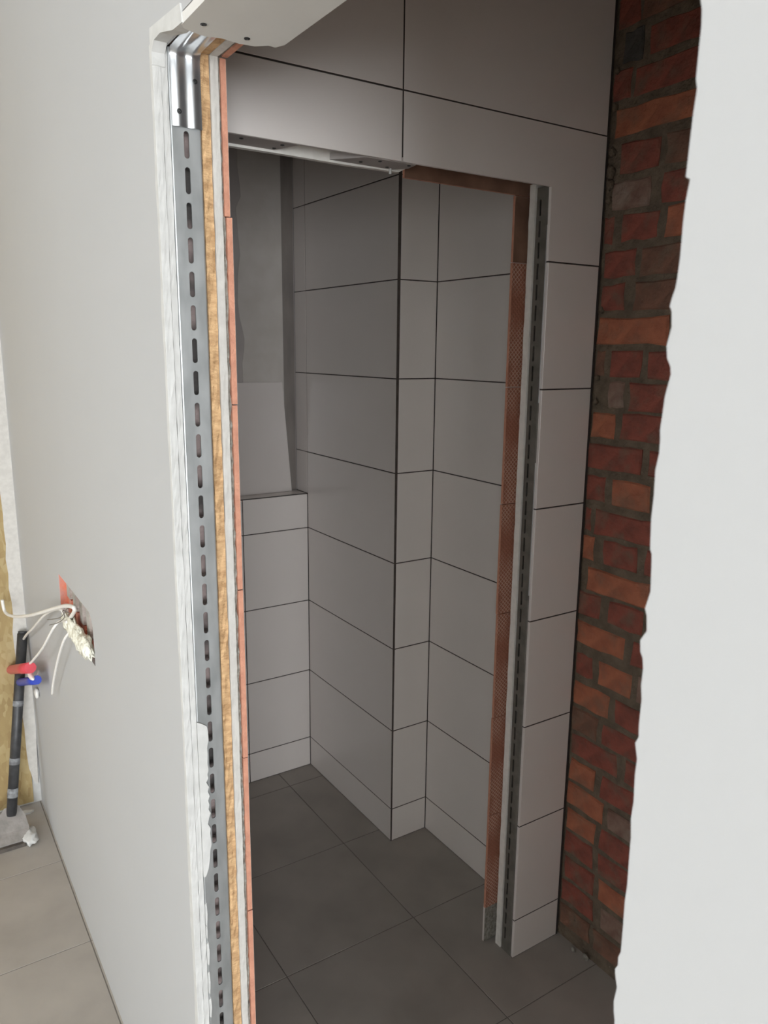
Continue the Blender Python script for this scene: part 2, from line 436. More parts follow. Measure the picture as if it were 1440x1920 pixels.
# ------------------------------------------------------------------ outer room shell
M_FRAME = mat('window_frame', (0.8, 0.8, 0.79), (0.78, 0.78, 0.77), 0.4, 20)
mg, ngt, bg_ = new_mat('window_glass'); bg_.inputs['Transmission Weight'].default_value = 1; bg_.inputs['Roughness'].default_value = 0
def window_wall(name, which, ua, ub, win, label, wlabel, wn_):
    _, u0, u1, z0, z1, _e = win
    def B(a, b, d0, d1, za, zb):      # u range, depth range behind the room face, z range
        return (a, b, REAR_Y - d1, REAR_Y - d0, za, zb) if which == 'rear' else (ROOM_X0 - d1, ROOM_X0 - d0, a, b, za, zb)
    w = boxes(name, [B(ua, u0, 0, 0.1, 0, CEIL), B(u1, ub, 0, 0.1, 0, CEIL), B(u0, u1, 0, 0.1, 0, z0), B(u0, u1, 0, 0.1, z1, CEIL)], M_WHITE)
    tag(w, label, 'wall', 'structure')
    uc = (u0 + u1) / 2
    fr_ = [B(a, b, 0.02, 0.08, z0, z1) for a, b in ((u0, u0 + 0.06), (u1 - 0.06, u1), (uc - 0.04, uc + 0.04))]
    fr_ += [B(a, b, 0.022, 0.078, c, d) for a, b in ((u0 + 0.06, uc - 0.04), (uc + 0.04, u1 - 0.06)) for c, d in ((z0, z0 + 0.06), (z1 - 0.06, z1))]
    wo = boxes(wn_, fr_, M_FRAME); tag(wo, wlabel, 'window', 'structure')
    for a, b in ((u0 + 0.06, uc - 0.04), (uc + 0.04, u1 - 0.06)):
        boxes('window_pane', [B(a, b, 0.046, 0.054, z0 + 0.06, z1 - 0.06)], mg, wo)
window_wall('wall_rear', 'rear', ROOM_X0, 1.9, WINDOWS[0], 'white wall behind the viewpoint holding the tall window', 'tall two-pane window behind the viewpoint', 'window_1')
window_wall('wall_side', 'side', REAR_Y, 3.0, WINDOWS[1], 'white wall opposite the doorway holding the added wide window', 'wide two-pane window added opposite the doorway to even out the light', 'fill_window')

# far wall of the outer room: wood-chip panel with a white corner strip
wall_far = boxes('wall_far', [(ROOM_X0, 1.9, YC + 0.012, YC + 0.1, 0, CEIL)], M_PLAST)
tag(wall_far, 'wood chip panelled wall closing the outer room at the corner', 'wall', 'structure')
for (a, b) in ((ROOM_X0, -0.95), (-0.947, 0.330)):
    boxes('chipboard_panel', [(a, b, YC, YC + 0.012, 0.012, CEIL - 0.01)], M_OSB, wall_far)
# white filler strip in the corner, ragged on its left side
rnd = random.Random(3)
pts = [(XL, 0.30), (XL, CEIL - 0.01)]
z = CEIL - 0.01
while z > 0.12:
    pts.append((0.312 + rnd.uniform(-0.004, 0.006) + (0.012 * max(0, (0.9 - z)) / 0.9), z)); z -= 0.055
pts += [(0.335, 0.10), (0.35, 0.08)]
prism('corner_filler', pts, 'y', YC - 0.004, YC + 0.011, M_EDGE, wall_far)

# ------------------------------------------------------------------ left partition (wall_left)
HY0, HY1, HZ0, HZ1 = 1.80, 2.205, 0.985, 1.112       # chased slot for sockets
def outer_board():
    bm = bmesh.new()
    x0, x1 = XL, 0.3695
    ysl = [YJ + 0.004, HY0, HY0 + 0.03, HY1, YC + 0.012]; zsl = [0.0, HZ0, HZ1 - 0.03, HZ1, CEIL]
    for i in range(4):
        for j in range(4):
            if 1 <= i <= 2 and 1 <= j <= 2: continue
            bm_box(bm, x0, x1, ysl[i], ysl[i + 1], zsl[j], zsl[j + 1])
    # rounded upper corner of the slot nearest the door
    P = [(HY0, HZ1), (HY0 + 0.03, HZ1), (HY0 + 0.012, HZ1 - 0.011), (HY0, HZ1 - 0.03)]
    A = [bm.verts.new((x0, y, z)) for y, z in P]; B = [bm.verts.new((x1, y, z)) for y, z in P]
    bm.faces.new(A); bm.faces.new(B[::-1])
    for k in range(4): bm.faces.new((A[k], A[(k + 1) % 4], B[(k + 1) % 4], B[k]))
    bmesh.ops.remove_doubles(bm, verts=bm.verts, dist=1e-5)
    # drop interior duplicate faces
    seen = {}; bm.verts.index_update()
    for f in list(bm.faces):
        k = tuple(sorted(v.index for v in f.verts))
        seen.setdefault(k, []).append(f)
    kill = [f for fs in seen.values() if len(fs) > 1 for f in fs]
    bmesh.ops.delete(bm, geom=kill, context='FACES_ONLY')
    return done(bm, 'wall_left', M_WALL)
wall_left = outer_board()
tag(wall_left, 'white gypsum partition left of the opening, its cut end showing layers', 'wall', 'structure')

boxes('gypsum_backing', [(0.3705, 0.379, YJ + 0.01, HY0 - 0.002, 0.0, CEIL), (0.3705, 0.379, HY1 + 0.002, YC, 0.0, CEIL), (0.3705, 0.379, HY0 - 0.002, HY1 + 0.002, 0, HZ0 - 0.004), (0.3705, 0.379, HY0 - 0.002, HY1 + 0.002, HZ1 + 0.002, CEIL)], M_CORE, wall_left)
ZT = 2.132
# rough white ends of the two outer boards with filler smeared over them
rough_strip('gypsum_edge', XL - 0.0008, 0.3686, YJ, YJ + 0.012, 0.0, ZT, M_PLAST, wall_left, 160, 0.0005, 0.0004, 2)
rough_strip('gypsum_edge', 0.3694, 0.3785, YJ + 0.0012, YJ + 0.012, 0.0, ZT, M_PLAST, wall_left, 160, 0.0004, 0.0004, 3)
# feathered filler on the room face beside the edge
rnd = random.Random(9); pf = [(YJ + 0.0005, 0.0), (YJ + 0.0005, 2.13)]
z = 2.13; off = 0.0
while z > 0.0:
    off = 0.7 * off + rnd.uniform(-0.004, 0.004); pf.append((YJ + 0.012 + off + 0.012 * max(0, 0.9 - z), z)); z -= 0.06
pf.append((YJ + 0.02, 0.0))
prism('filler_smear', pf, 'x', XL - 0.0016, XL + 0.001, M_PLAST, wall_left)

# slotted steel stud in the jamb
stud = slotted_web('slotted_stud', 0.046, 0.0, 2.132, 1.9605 + 0.0485, 0.0478, 0.0365, 0.0078, M_STEEL, wall_left)
stud.location = (0.402, YJ + 0.0025, 0)
boxes('cavity_wool', [(0.3805, 0.4235, YJ + 0.034, YJ + 0.06, 0.0, 2.13)], M_WOOL, wall_left)
# bright folded sleeve over the top of the stud, turning under the lintel
def sleeve():
    bm = bmesh.new()
    prof = []
    n = 28
    for i in range(n + 1):
        u = i / n; x = 0.3805 + 0.0445 * u
        d = 0.0030 * math.sin(u * math.pi * 2) ** 2
        prof.append((x, d))
    path = []
    for k in range(14): path.append((YJ - 0.0002, 2.031 + (2.120 - 2.031) * k / 13, 0))
    for k in range(1, 7):
        a = math.pi / 2 * k / 6; path.append((YJ - 0.0002 - 0.010 * (1 - math.cos(a)), 2.120 + 0.010 * math.sin(a), a))
    for k in range(1, 8): path.append((YJ - 0.0102 - 0.13 * k / 7, 2.130 + 0.0005 * k, math.pi / 2))
    prev = None
    for (y, z, a) in path:
        ring = [bm.verts.new((x, y - d * math.cos(a) , z - d * math.sin(a))) for x, d in prof]
        if prev:
            for k in range(n): f = bm.faces.new((prev[k], prev[k + 1], ring[k + 1], ring[k])); f.smooth = True
        prev = ring
    return done(bm, 'steel_sleeve', M_STEELS, wall_left)
slv = sleeve(); slv['label'] = 'bright folded steel sleeve at the top of the stud'
for (sx, sz) in ((0.4155, 2.092), (0.391, 2.050)):
    screw(slv, sx, YJ - 0.0034, sz, 'y', 0.0036)
# plaster splashed on the lower stud, ragged on the right
rnd = random.Random(21)
pts = [(0.3792, 1.124), (0.3792, 0.835)]
prof = [(0.383, 0.835), (0.3885, 0.848), (0.3915, 0.868), (0.3925, 0.882), (0.3955, 0.893), (0.3945, 0.906), (0.3935, 0.915), (0.3950, 0.924), (0.3905, 0.934), (0.3930, 0.945), (0.3960, 0.953), (0.3925, 0.961), (0.3945, 0.969), (0.3925, 0.977), (0.3955, 0.985), (0.3925, 0.995), (0.3950, 1.002), (0.3905, 1.012), (0.3945, 1.019), (0.3930, 1.026), (0.3955, 1.033), (0.3940, 1.046), (0.3950, 1.06), (0.3945, 1.075), (0.3975, 1.088), (0.3970, 1.103), (0.3955, 1.113), (0.3905, 1.117), (0.385, 1.121)]
sm = prism('plaster_splash', pts + prof, 'y', YJ - 0.0004, YJ + 0.0035, M_PLAST, wall_left)
for (za, zb_, w) in ((0.78, 0.74, 0.004), (0.735, 0.715, 0.003), (0.70, 0.66, 0.005), (0.64, 0.60, 0.004), (0.585, 0.55, 0.005), (0.52, 0.45, 0.004)):
    prism('plaster_splash', [(0.3795, za), (0.3795, zb_), (0.3795 + w * 0.6, zb_ - 0.004), (0.3795 + w, (za + zb_) / 2), (0.3795 + w * 0.7, za + 0.003)], 'y', YJ + 0.0008, YJ + 0.004, M_PLAST, wall_left)

rough_strip('chipboard_layer', 0.4255, 0.4390, YJ + 0.0022, YC - 0.3, 0.0, ZT, M_OSBE, wall_left, 140, 0.0004, 0.0012, 5)
rough_strip('gypsum_layer', 0.4400, 0.4515, YJ - 0.0006, YC - 0.3, 0.0, ZT, M_EDGE, wall_left, 140, 0.0004, 0.0003, 6)
rough_strip('adhesive_layer', 0.4522, 0.4575, YJ + 0.0042, YC - 0.3, 0.0, ZT, M_ADH, wall_left, 220, 0.0009, 0.0022, 7)
# tiles on the inner face of the partition: only their terracotta edges show
jz = [0.0, 0.130, 0.432, 0.734, 1.036, 1.338, 1.640, 1.917, 2.132]
for k in range(len(jz) - 1):
    sh = -0.0025 if k == 7 else 0.0
    ya, yb = YJ + (0.0012 if k % 2 else 0.0003), Y2 + 0.0
    tile(wall_left, '+x', XI + sh, ya - GAP / 2, yb, jz[k], jz[k + 1], 0.0092, gap=0.0016)

# things inside the chased slot
hb = boxes('hollow_block', [(0.3795, 0.4245, HY0 - 0.02, HY1 + 0.02, HZ0 - 0.02, HZ1 + 0.02)], M_HBLOCK, wall_left)
ribs = []
for k in range(5):
    yy = HY1 - 0.045 - k * 0.078
    ribs.append((0.3705, 0.380, yy - 0.036, yy, HZ0 + 0.072 - 0.012 * k, HZ1 - 0.0005))
for rb_ in ribs: boxes('mortar_rib', [rb_], M_GREYM, wall_left)
ribs = []
for k in range(4):
    yy = HY1 - 0.052 - k * 0.078
    ribs.append((0.3735, 0.380, yy - 0.030, yy, HZ0 + 0.001, HZ0 + 0.068 - 0.012 * k))
ribs.append((0.3602, 0.3794, HY1 - 0.004, HY1 - 0.0002, HZ0 + 0.03, HZ1 - 0.001))
for rb_ in ribs: boxes('block_rib', [rb_], M_HBLOCK, wall_left)

# ------------------------------------------------------------------ lintel over the opening
wall_lintel = boxes('wall_lintel', [(XL, 0.3785, YN - 0.02, YJ + 0.004, ZLIN + 0.002, CEIL)], M_WALL)
tag(wall_lintel, 'white boxed lintel over the opening with a screwed soffit board', 'wall', 'structure')
LY0 = YN - 0.02
boxes('steel_channel', [(0.380, 0.4245, LY0, YJ - 0.012, ZLIN + 0.006, ZLIN + 0.05)], M_STEEL, wall_lintel)
boxes('chipboard_layer', [(0.4255, 0.439, LY0, YJ + 0.002, ZLIN + 0.0035, CEIL)], M_OSBE, wall_lintel)
boxes('gypsum_layer', [(0.440, 0.4515, LY0, YJ - 0.0006, ZLIN + 0.0025, CEIL)], M_EDGE, wall_lintel)
boxes('adhesive_layer', [(0.4522, 0.4575, LY0, YJ + 0.004, ZLIN + 0.006, CEIL)], M_ADH, wall_lintel)
for a, b in ((LY0, 0.62), (0.62, YJ + 0.001)):
    tile(wall_lintel, '+x', XI, a, b, ZLIN + 0.003, 2.40, 0.0092, gap=0.0016)
    tile(wall_lintel, '+x', XI, a, b, 2.40, CEIL, 0.0092, gap=0.0016)
# soffit board: torn end, paper face below
sb_pts = [(XL - 0.001, LY0), (0.493, LY0), (0.4935, 0.62), (0.4925, 1.008), (0.486, 1.0235), (0.476, 1.022), (0.462, 1.035), (0.440, 1.038), (0.415, 1.034), (0.395, 1.040), (0.378, 1.036), (0.364, 1.030), (0.3585, 1.020)]
soffit = prism('soffit_board', sb_pts, 'z', 2.1165, 2.1288, M_SOFFIT, wall_lintel)
for (sx, sy) in ((0.3805, 1.004), (0.4425, 1.015), (0.3805, 0.80), (0.4425, 0.81), (0.3805, 0.60), (0.4425, 0.61), (0.3805, 0.41), (0.4425, 0.41)):
    screw(soffit, sx, sy, 2.1163, 'z', 0.0042)
# filler lump in the corner between face, lintel and jamb
rough = prism('corner_filler', [(YJ + 0.005, 2.100), (YJ + 0.005, 2.150), (1.02, 2.140), (1.015, 2.117), (1.05, 2.119), (1.10, 2.131), (1.128, 2.1305), (YJ - 0.001, 2.120), (YJ - 0.001, 2.104)], 'x', XL - 0.0022, XL + 0.016, M_PLAST, wall_lintel)

# ------------------------------------------------------------------ near jamb: ragged white plaster edge
RAG = [(1313.7,0),(1316,17),(1315,50),(1311,87),(1305,147),(1307,167),(1300,212),(1294,262),(1286,332),(1294,336),(1286,375),(1280,425),(1279,440),(1275,484),(1270,521),(1266.6,540),(1261,556),(1255.7,574),(1259.4,584),(1259.4,613),(1250,648),(1251,672),(1257,687),(1258,702),(1249,735),(1247,742),(1241.5,781),(1237.6,807),(1238,823),(1236,850),(1229,881),(1226,929),(1221,973),(1219,1030),(1222,1039),(1221.5,1060),(1219.7,1109),(1209.5,1141),(1212.7,1155),(1212.7,1183),(1200.7,1200),(1200.7,1222),(1205,1234),(1206,1253),(1202,1286),(1203,1312),(1198,1360),(1197.6,1382),(1191,1393),(1194.5,1423),(1190.6,1452),(1188,1504),(1183,1535),(1183,1570),(1180,1606),(1176,1660),(1171.7,1689),(1168.5,1733),(1164,1785),(1159,1795),(1158.7,1810),(1153.5,1816),(1153.5,1825),(1156.7,1852),(1150.8,1877),(1150.8,1897),(1152.5,1914)]
# measured outline of the broken plaster edge, as (y, z) on the wall face
edge = []
for (px, py) in RAG:
    d = cF + cR2 * ((px - 720) / 1441.16) - cU2 * ((py - 960) / 1441.16)
    t = XL / d.x
    edge.append((d.y * t, CAM_H + d.z * t))
rnd = random.Random(4)
top = []; z = CEIL
while z > edge[0][1] + 0.012: top.append((YN + rnd.uniform(-0.004, 0.004), z)); z -= 0.021
bot = []; z = edge[-1][1] - 0.02
while z > 0.0: bot.append((YN + rnd.uniform(-0.004, 0.004), z)); z -= 0.021
bot.append((YN, 0.0))
poly = [(REAR_Y, CEIL)] + top + edge + bot + [(REAR_Y, 0.0)]
wall_near = prism('wall_near', poly, 'x', XL, XL + 0.014, M_WALL)
tag(wall_near, 'bright white plastered wall on the right with a ragged broken edge', 'wall', 'structure')
boxes('masonry_core', [(XL + 0.0145, XI, REAR_Y, YN - 0.022, 0.0, CEIL)], M_MORTAR, wall_near)

# ------------------------------------------------------------------ middle wall with the second doorway
TM2 = [M_GLAZE, M_LTILE, M_BODY]
wall_mid = boxes('wall_middle', [(XD + 0.002, XB + 0.006, Y2 + 0.0010, Y2 + 0.009, 0, 2.112), (XI, XB + 0.006, Y2 + 0.0010, Y2 + 0.009, 2.112, CEIL), (XI, 0.498, Y2 + 0.0010, Y2 + 0.009, 0, 2.112)], M_GROUT)
tag(wall_mid, 'white tiled wall with the unfinished inner doorway', 'wall', 'structure')
zr = [0.0] + [Z2 + T * k for k in range(7)]       # ...1.9356
for k in range(len(zr) - 1):
    tile(wall_mid, '-y', Y2, XD, XB, zr[k], zr[k + 1], mats=TM2)
    tile(wall_mid, '-y', Y2, XI, 0.499, zr[k], zr[k + 1])
tile(wall_mid, '-y', Y2, XI, 0.499, zr[-1], 2.104)
# notched tile over the door corner
g = GAP / 2
zt7 = Z2 + T * 7
notch = [(0.945 + g, 2.1035), (XD - 0.001, 2.1035), (XD + 0.0005, zr[-1] + g), (XB - g, zr[-1] + g), (XB - g, zt7 - g), (0.945 + g, zt7 - g)]
o = prism('wall_tile', notch, 'y', Y2, Y2 + 0.008, [M_GLAZE])
o.parent = wall_mid
tile(wall_mid, '-y', Y2, XI, 0.945, 2.1035 - g, zt7, mats=TM2)
for za, zb_ in ((zt7, zt7 + T), (zt7 + T, CEIL)):
    tile(wall_mid, '-y', Y2, XI, 0.945, za, zb_); tile(wall_mid, '-y', Y2, 0.945, XB, za, zb_)
# steel stud in the right jamb of the doorway
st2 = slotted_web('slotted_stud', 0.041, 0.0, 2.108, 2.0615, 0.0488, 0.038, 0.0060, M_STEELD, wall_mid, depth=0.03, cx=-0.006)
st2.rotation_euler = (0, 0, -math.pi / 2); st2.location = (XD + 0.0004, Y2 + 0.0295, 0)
for za, zb_ in ((1.60, 2.02), (1.10, 1.45)): boxes('steel_lip', [(XD - 0.0008, XD + 0.002, Y2 + 0.0083, Y2 + 0.0093, za, zb_)], M_STEELS, wall_mid)
boxes('cavity_wool', [(XD + 0.03, XD + 0.05, Y2 + 0.011, Y2 + 0.049, 0.0, 2.10)], M_WOOL, wall_mid)
rs = rough_strip('gypsum_layer', Y2 + 0.0525, Y2 + 0.0725, 0, 0.14, 0.0, 2.118, M_CORE, wall_mid, 120, 0.0006, 0.0005, 31)
# rough_strip was laid along X: turn it so the uneven end faces the doorway
rs.matrix_local = Matrix(((0, 1, 0, XD - 0.0012), (1, 0, 0, 0), (0, 0, 1, 0), (0, 0, 0, 1)))
boxes('adhesive_layer', [(XD + 0.012, XC, Y2 + 0.0745, Y2 + 0.081, 0.125, 2.12)], M_ADH, wall_mid)
TB = [M_TBACK, M_BODY, M_GLAZE]
YT = Y2 + 0.0815
zi = [0.0] + [ZI + T * k for k in range(7)]
for k in range(1, 7):
    dx = random.uniform(-0.0015, 0.0015)
    tile(wall_mid, '-y', YT, 1.3285 + dx, XC - 0.002, zi[k], zi[k + 1], mats=TB, gap=0.002, name='tile_back')
tile(wall_mid, '-y', YT, 1.3285, XC - 0.002, zi[7], 2.0926, mats=[M_TBROWN, M_BODY, M_GLAZE], gap=0.002, name='tile_back')
tile(wall_mid, '-y', YT, 1.005, XC - 0.002, 2.0926, 2.24, mats=[M_TBROWN, M_BODY, M_GLAZE], gap=0.002, name='tile_back')
tile(wall_mid, '-y', YT + 0.012, 1.338, XC - 0.002, 0.0, zi[1], name='base_tile', mats=[M_ADH, M_LTILE, M_GLAZE], gap=0.002)
# header: inner board, battens and screwed packing plates
boxes('header_core', [(0.498, XD + 0.02, Y2 + 0.013, Y2 + 0.072, 2.128, 2.45)], M_CORE, wall_mid)
rs = prism('header_board', [(0.498, 2.0995), (0.70, 2.100), (0.86, 2.0985), (0.93, 2.100), (0.985, 2.1005), (1.004, 2.110), (1.004, 2.40), (0.498, 2.40)], 'y', Y2 + 0.0735, Y2 + 0.0860, M_CORE, wall_mid)
p1 = prism('packing_plate', [(0.50, Y2 + 0.0095), (0.668, Y2 + 0.0095), (0.715, Y2 + 0.0105), (0.690, Y2 + 0.0722), (0.50, Y2 + 0.0722)], 'z', 2.1045, 2.1165, M_BOARD, wall_mid)
p2 = prism('packing_plate', [(0.815, Y2 + 0.0722), (0.845, Y2 + 0.034), (0.865, Y2 + 0.0095), (0.985, Y2 + 0.0095), (0.990, Y2 + 0.045), (0.965, Y2 + 0.0722)], 'z', 2.1030, 2.1160, M_BOARD, wall_mid)
for (sx, sy) in ((0.605, 1.425), (0.70 - 0.012, 1.425), (0.685, 1.455)): screw(p1, sx, sy, 2.1042, 'z', 0.0042)
for (sx, sy) in ((0.875, 1.447), (0.905, 1.420), (0.945, 1.455), (0.975, 1.418)): screw(p2, sx, sy, 2.1027, 'z', 0.0042)
bm = bmesh.new(); tube(bm, [(0.958, Y2 + 0.066, 2.104), (0.958, Y2 + 0.066, 2.092)], 0.003, 8, smooth_path=False); done(bm, 'filler_drip', M_PLAST, wall_mid)

# ------------------------------------------------------------------ inner room: right wall, pier, ledge, back wall
wall_inner = boxes('wall_inner', [(XC + 0.0010, XC + 0.06, Y2 + 0.095, YP + 0.01, 0, CEIL)], M_GROUT)
tag(wall_inner, 'white tiled side wall seen through the inner doorway', 'wall', 'structure')
zk = [0.0] + [ZI + T * k for k in range(9)]; zk[-1] = CEIL
for k in range(len(zk) - 1): tile(wall_inner, '-x', XC, Y2 + 0.095, YP, zk[k], zk[k + 1])

wall_pier = boxes('wall_pier', [(XP + 0.0010, XC + 0.001, YP + 0.0010, YBK, 0, CEIL)], M_GROUT)
tag(wall_pier, 'white tiled pier with a dark vertical corner joint', 'wall', 'structure')
for k in range(len(zk) - 1):
    tile(wall_pier, '-x', XP, YP + 0.0018, Y5, zk[k], zk[k + 1], t=0.006)
    if zk[k + 1] > ZLEDGE: tile(wall_pier, '-x', XP, Y5, YBK - 0.002, max(zk[k], ZLEDGE), zk[k + 1], t=0.006, gap=0.0026)
    zc = (zk[k] + zk[k + 1]) / 2
    tile(wall_pier, '-y', YP, XP + 0.002 + 0.0050 * zc / 2.1, XC, zk[k], zk[k + 1], t=0.006)
# dark corner joint, wider toward the top
bm = bmesh.new()
q = []
for (z, w) in ((0.0, 0.0040), (CEIL, 0.0110)):
    q.append([bm.verts.new(c) for c in ((XP - 0.0004, YP - 0.0003, z), (XP + w, YP - 0.0003, z), (XP + w, YP + 0.006, z), (XP - 0.0004, YP + 0.003, z))])
for k in range(4): bm.faces.new((q[0][k], q[0][(k + 1) % 4], q[1][(k + 1) % 4], q[1][k]))
bm.faces.new(q[0][::-1]); bm.faces.new(q[1])
cj = done(bm, 'corner_joint', mat('brown_joint', (0.10, 0.078, 0.068), (0.075, 0.06, 0.052), 0.9, 40), wall_pier); cj['label'] = 'dark open joint down the pier corner'

wall_ledge = boxes('wall_ledge', [(XI, XP - 0.001, Y5 + 0.0010, YBK - 0.001, 0, ZLEDGE - 0.009)], M_GROUT)
tag(wall_ledge, 'low white tiled ledge boxed out at the end of the inner room', 'ledge', 'structure')
zl = [0.0] + [ZI + T * k for k in range(4)] + [ZLEDGE - 0.0005]
XLJ = 1.094
for k in range(len(zl) - 1):
    tile(wall_ledge, '-y', Y5, XLJ, XP, zl[k], zl[k + 1]); tile(wall_ledge, '-y', Y5, XI + 0.01, XLJ, zl[k], zl[k + 1])
for a, b in ((XI + 0.01, XLJ), (XLJ, XP - 0.001)):
    boxes('ledge_top_tile', [(a + g, b - g, Y5 + 0.0095, YBK - 0.002, ZLEDGE - 0.008, ZLEDGE)], M_GLAZE, wall_ledge)

boxes('ledge_joint', [(XI + 0.01, XP - 0.0012, Y5 + 0.0004, Y5 + 0.0094, ZLEDGE - 0.0022, ZLEDGE - 0.0002)], M_GROUT, wall_ledge)
wall_back = boxes('wall_back', [(XI, XP + 0.2, YBK, YBK + 0.05, 0, CEIL)], M_BOARD)
tag(wall_back, 'bare grey plasterboard above the ledge with a filled seam', 'wall', 'structure')
rnd = random.Random(12); pl = []
wob = [(1.152, 2.42), (1.150, 2.36), (1.158, 2.30), (1.160, 2.26), (1.140, 2.22), (1.145, 2.14), (1.152, 2.06), (1.140, 1.98), (1.138, 1.90), (1.142, 1.84), (1.152, 1.80), (1.160, 1.76), (1.157, 1.72), (1.148, 1.67), (1.150, 1.60), (1.152, 1.40), (1.15, 1.18)]
prism('joint_compound', [(1.318, ZLEDGE + 0.002), (1.318, CEIL)] + [(1.15, CEIL)] + wob, 'y', YBK - 0.0022, YBK + 0.001, M_COMP, wall_back)
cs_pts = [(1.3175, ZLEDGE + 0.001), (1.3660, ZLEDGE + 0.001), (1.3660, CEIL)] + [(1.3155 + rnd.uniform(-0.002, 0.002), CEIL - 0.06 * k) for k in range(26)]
prism('dark_corner_strip', cs_pts, 'y', YBK - 0.0015, YBK + 0.001, M_STRIP, wall_back)  # darker brown strip down the corner beside the pier

# tile offcut leaning on the ledge
off = prism('tile_offcut', [(-0.36, 0.0), (0.026, 0.0), (-0.003, 0.429), (-0.36, 0.429)], 'y', 0.0, 0.008, M_LTILE)
off.location = (1.311, 2.7345, ZLEDGE + 0.0005); off.rotation_euler = (math.radians(-1.5), 0, 0)
tag(off, 'pale tile offcut leaning against the bare board on the ledge', 'tile')

# ------------------------------------------------------------------ brick wall (wall_right)
XBR = 1.552
wall_right = boxes('wall_right', [(XBR + 0.005, XBR + 0.12, -0.45, 1.62, 0, CEIL)], M_MORTAR)
tag(wall_right, 'old red brick side wall with thick mortar joints', 'wall', 'structure')
RED, ORG, BRN, DST, DRK = range(5)
courses = [
 (2.586, [(1.40, 1.24, BRN), (1.22, 1.10, RED)]),
 (2.505, [(1.40, 1.332, RED), (1.324, 1.12, BRN)]),
 (2.424, [(1.370, 1.315, DRK), (1.301, 1.10, RED)]),
 (2.346, [(1.399, 1.346, RED), (1.336, 1.13, RED)]),
 (2.262, [(1.385, 1.162, ORG)]),
 (2.178, [(1.362, 1.249, RED), (1.231, 1.03, BRN)]),
 (2.098, [(1.380, 1.267, DST), (1.235, 1.03, RED)]),
 (2.020, [(1.398, 1.370, RED), (1.347, 1.237, RED), (1.216, 1.00, ORG)]),
 (1.938, [(1.392, 1.296, RED), (1.280, 1.08, BRN)]),
 (1.858, [(1.392, 1.322, RED), (1.290, 1.09, BRN)]),
 (1.778, [(1.398, 1.188, ORG)]),
 (1.697, [(1.399, 1.369, BRN), (1.347, 1.256, RED), (1.233, 1.03, RED)]),
 (1.620, [(1.352, 1.302, DST), (1.282, 1.08, RED)]),
 (1.542, [(1.397, 1.324, ORG), (1.302, 1.10, RED)]),
 (1.459, [(1.402, 1.232, RED), (1.208, 1.00, RED)]),
 (1.374, [(1.402, 1.339, RED), (1.318, 1.20, ORG)]),
 (1.288, [(1.402, 1.380, RED), (1.367, 1.17, RED)]),
 (1.210, [(1.402, 1.364, ORG), (1.329, 1.220, RED), (1.196, 1.00, RED)]),
 (1.127, [(1.378, 1.172, ORG)]),
 (1.052, [(1.402, 1.329, RED), (1.302, 1.19, RED)]),
 (0.967, [(1.402, 1.239, ORG), (1.212, 1.00, RED)]),
 (0.876, [(1.403, 1.338, RED), (1.317, 1.207, ORG)]),
 (0.787, [(1.401, 1.273, ORG), (1.251, 1.04, RED)]),
 (0.708, [(1.399, 1.308, BRN), (1.294, 1.09, RED)]),
 (0.632, [(1.396, 1.234, RED), (1.208, 1.00, RED)]),
 (0.554, [(1.394, 1.304, ORG), (1.282, 1.08, RED)]),
 (0.474, [(1.399, 1.267, ORG), (1.247, 1.14, DST)]),
 (0.396, [(1.396, 1.288, ORG), (1.272, 1.06, RED)]),
 (0.317, [(1.399, 1.293, RED), (1.271, 1.08, RED)]),
 (0.238, [(1.390, 1.281, RED), (1.263, 1.05, ORG)]),
 (0.158, [(1.397, 1.276, RED), (1.250, 1.14, DST)]),
 (0.078, [(1.395, 1.283, BRN), (1.267, 1.06, BRN)]),
]
def brick_mesh(L, H, seed):
    rnd = random.Random(seed)
    bm = bmesh.new()
    a, c = L / 2, H / 2; d0, d1, ch = 0.0, 0.055, 0.004
    def j(s): return rnd.uniform(-s, s)
    nu = 4 if L > 0.15 else 3
    outl = []
    for i in range(nu + 1): outl.append((-a + 2 * a * i / nu, -c))
    outl.append((a, 0))
    for i in range(nu, -1, -1): outl.append((-a + 2 * a * i / nu, c))
    outl.append((-a, 0))
    outl = [(u + j(0.0038), v + j(0.0034)) for u, v in outl]
    F_ = [bm.verts.new((j(0.0012), u * (1 - ch / a), v * (1 - ch / c))) for u, v in outl]
    S_ = [bm.verts.new((ch + j(0.0008), u, v)) for u, v in outl]
    B_ = [bm.verts.new((d1, u, v)) for u, v in outl]
    n = len(outl)
    ctr = bm.verts.new((j(0.001), 0, 0))
    for k in range(n):
        m_ = (k + 1) % n
        bm.faces.new((ctr, F_[k], F_[m_])); bm.faces.new((F_[k], S_[k], S_[m_], F_[m_])); bm.faces.new((S_[k], B_[k], B_[m_], S_[m_]))
    bmesh.ops.recalc_face_normals(bm, faces=bm.faces)
    me = bpy.data.meshes.new('brick'); bm.to_mesh(me); bm.free(); return me
rb = random.Random(5); seed = 100
def put_brick(ya, yb, zc, ci):
    global seed
    seed += 1
    me = brick_mesh(abs(ya - yb), 0.0655 + rb.uniform(-0.003, 0.002), seed)
    o = link('brick', me, BR[ci], wall_right, (XBR + rb.uniform(-0.0025, 0.003), (ya + yb) / 2, zc + rb.uniform(-0.0015, 0.0015)), (rb.uniform(-0.012, 0.012), 0, rb.uniform(-0.008, 0.008)))
for zc, bs in courses:
    for (ya, yb, ci) in bs: put_brick(ya, yb, zc, ci)
    y = bs[-1][1] - 0.016; k = 0
    hdr = abs(bs[-1][0] - bs[-1][1]) > 0.15
    while y > 0.35:
        L = 0.108 if hdr else 0.222
        put_brick(y, y - L, zc, rb.choice([RED, RED, ORG, BRN, RED, DST])); y -= L + 0.016; hdr = not hdr
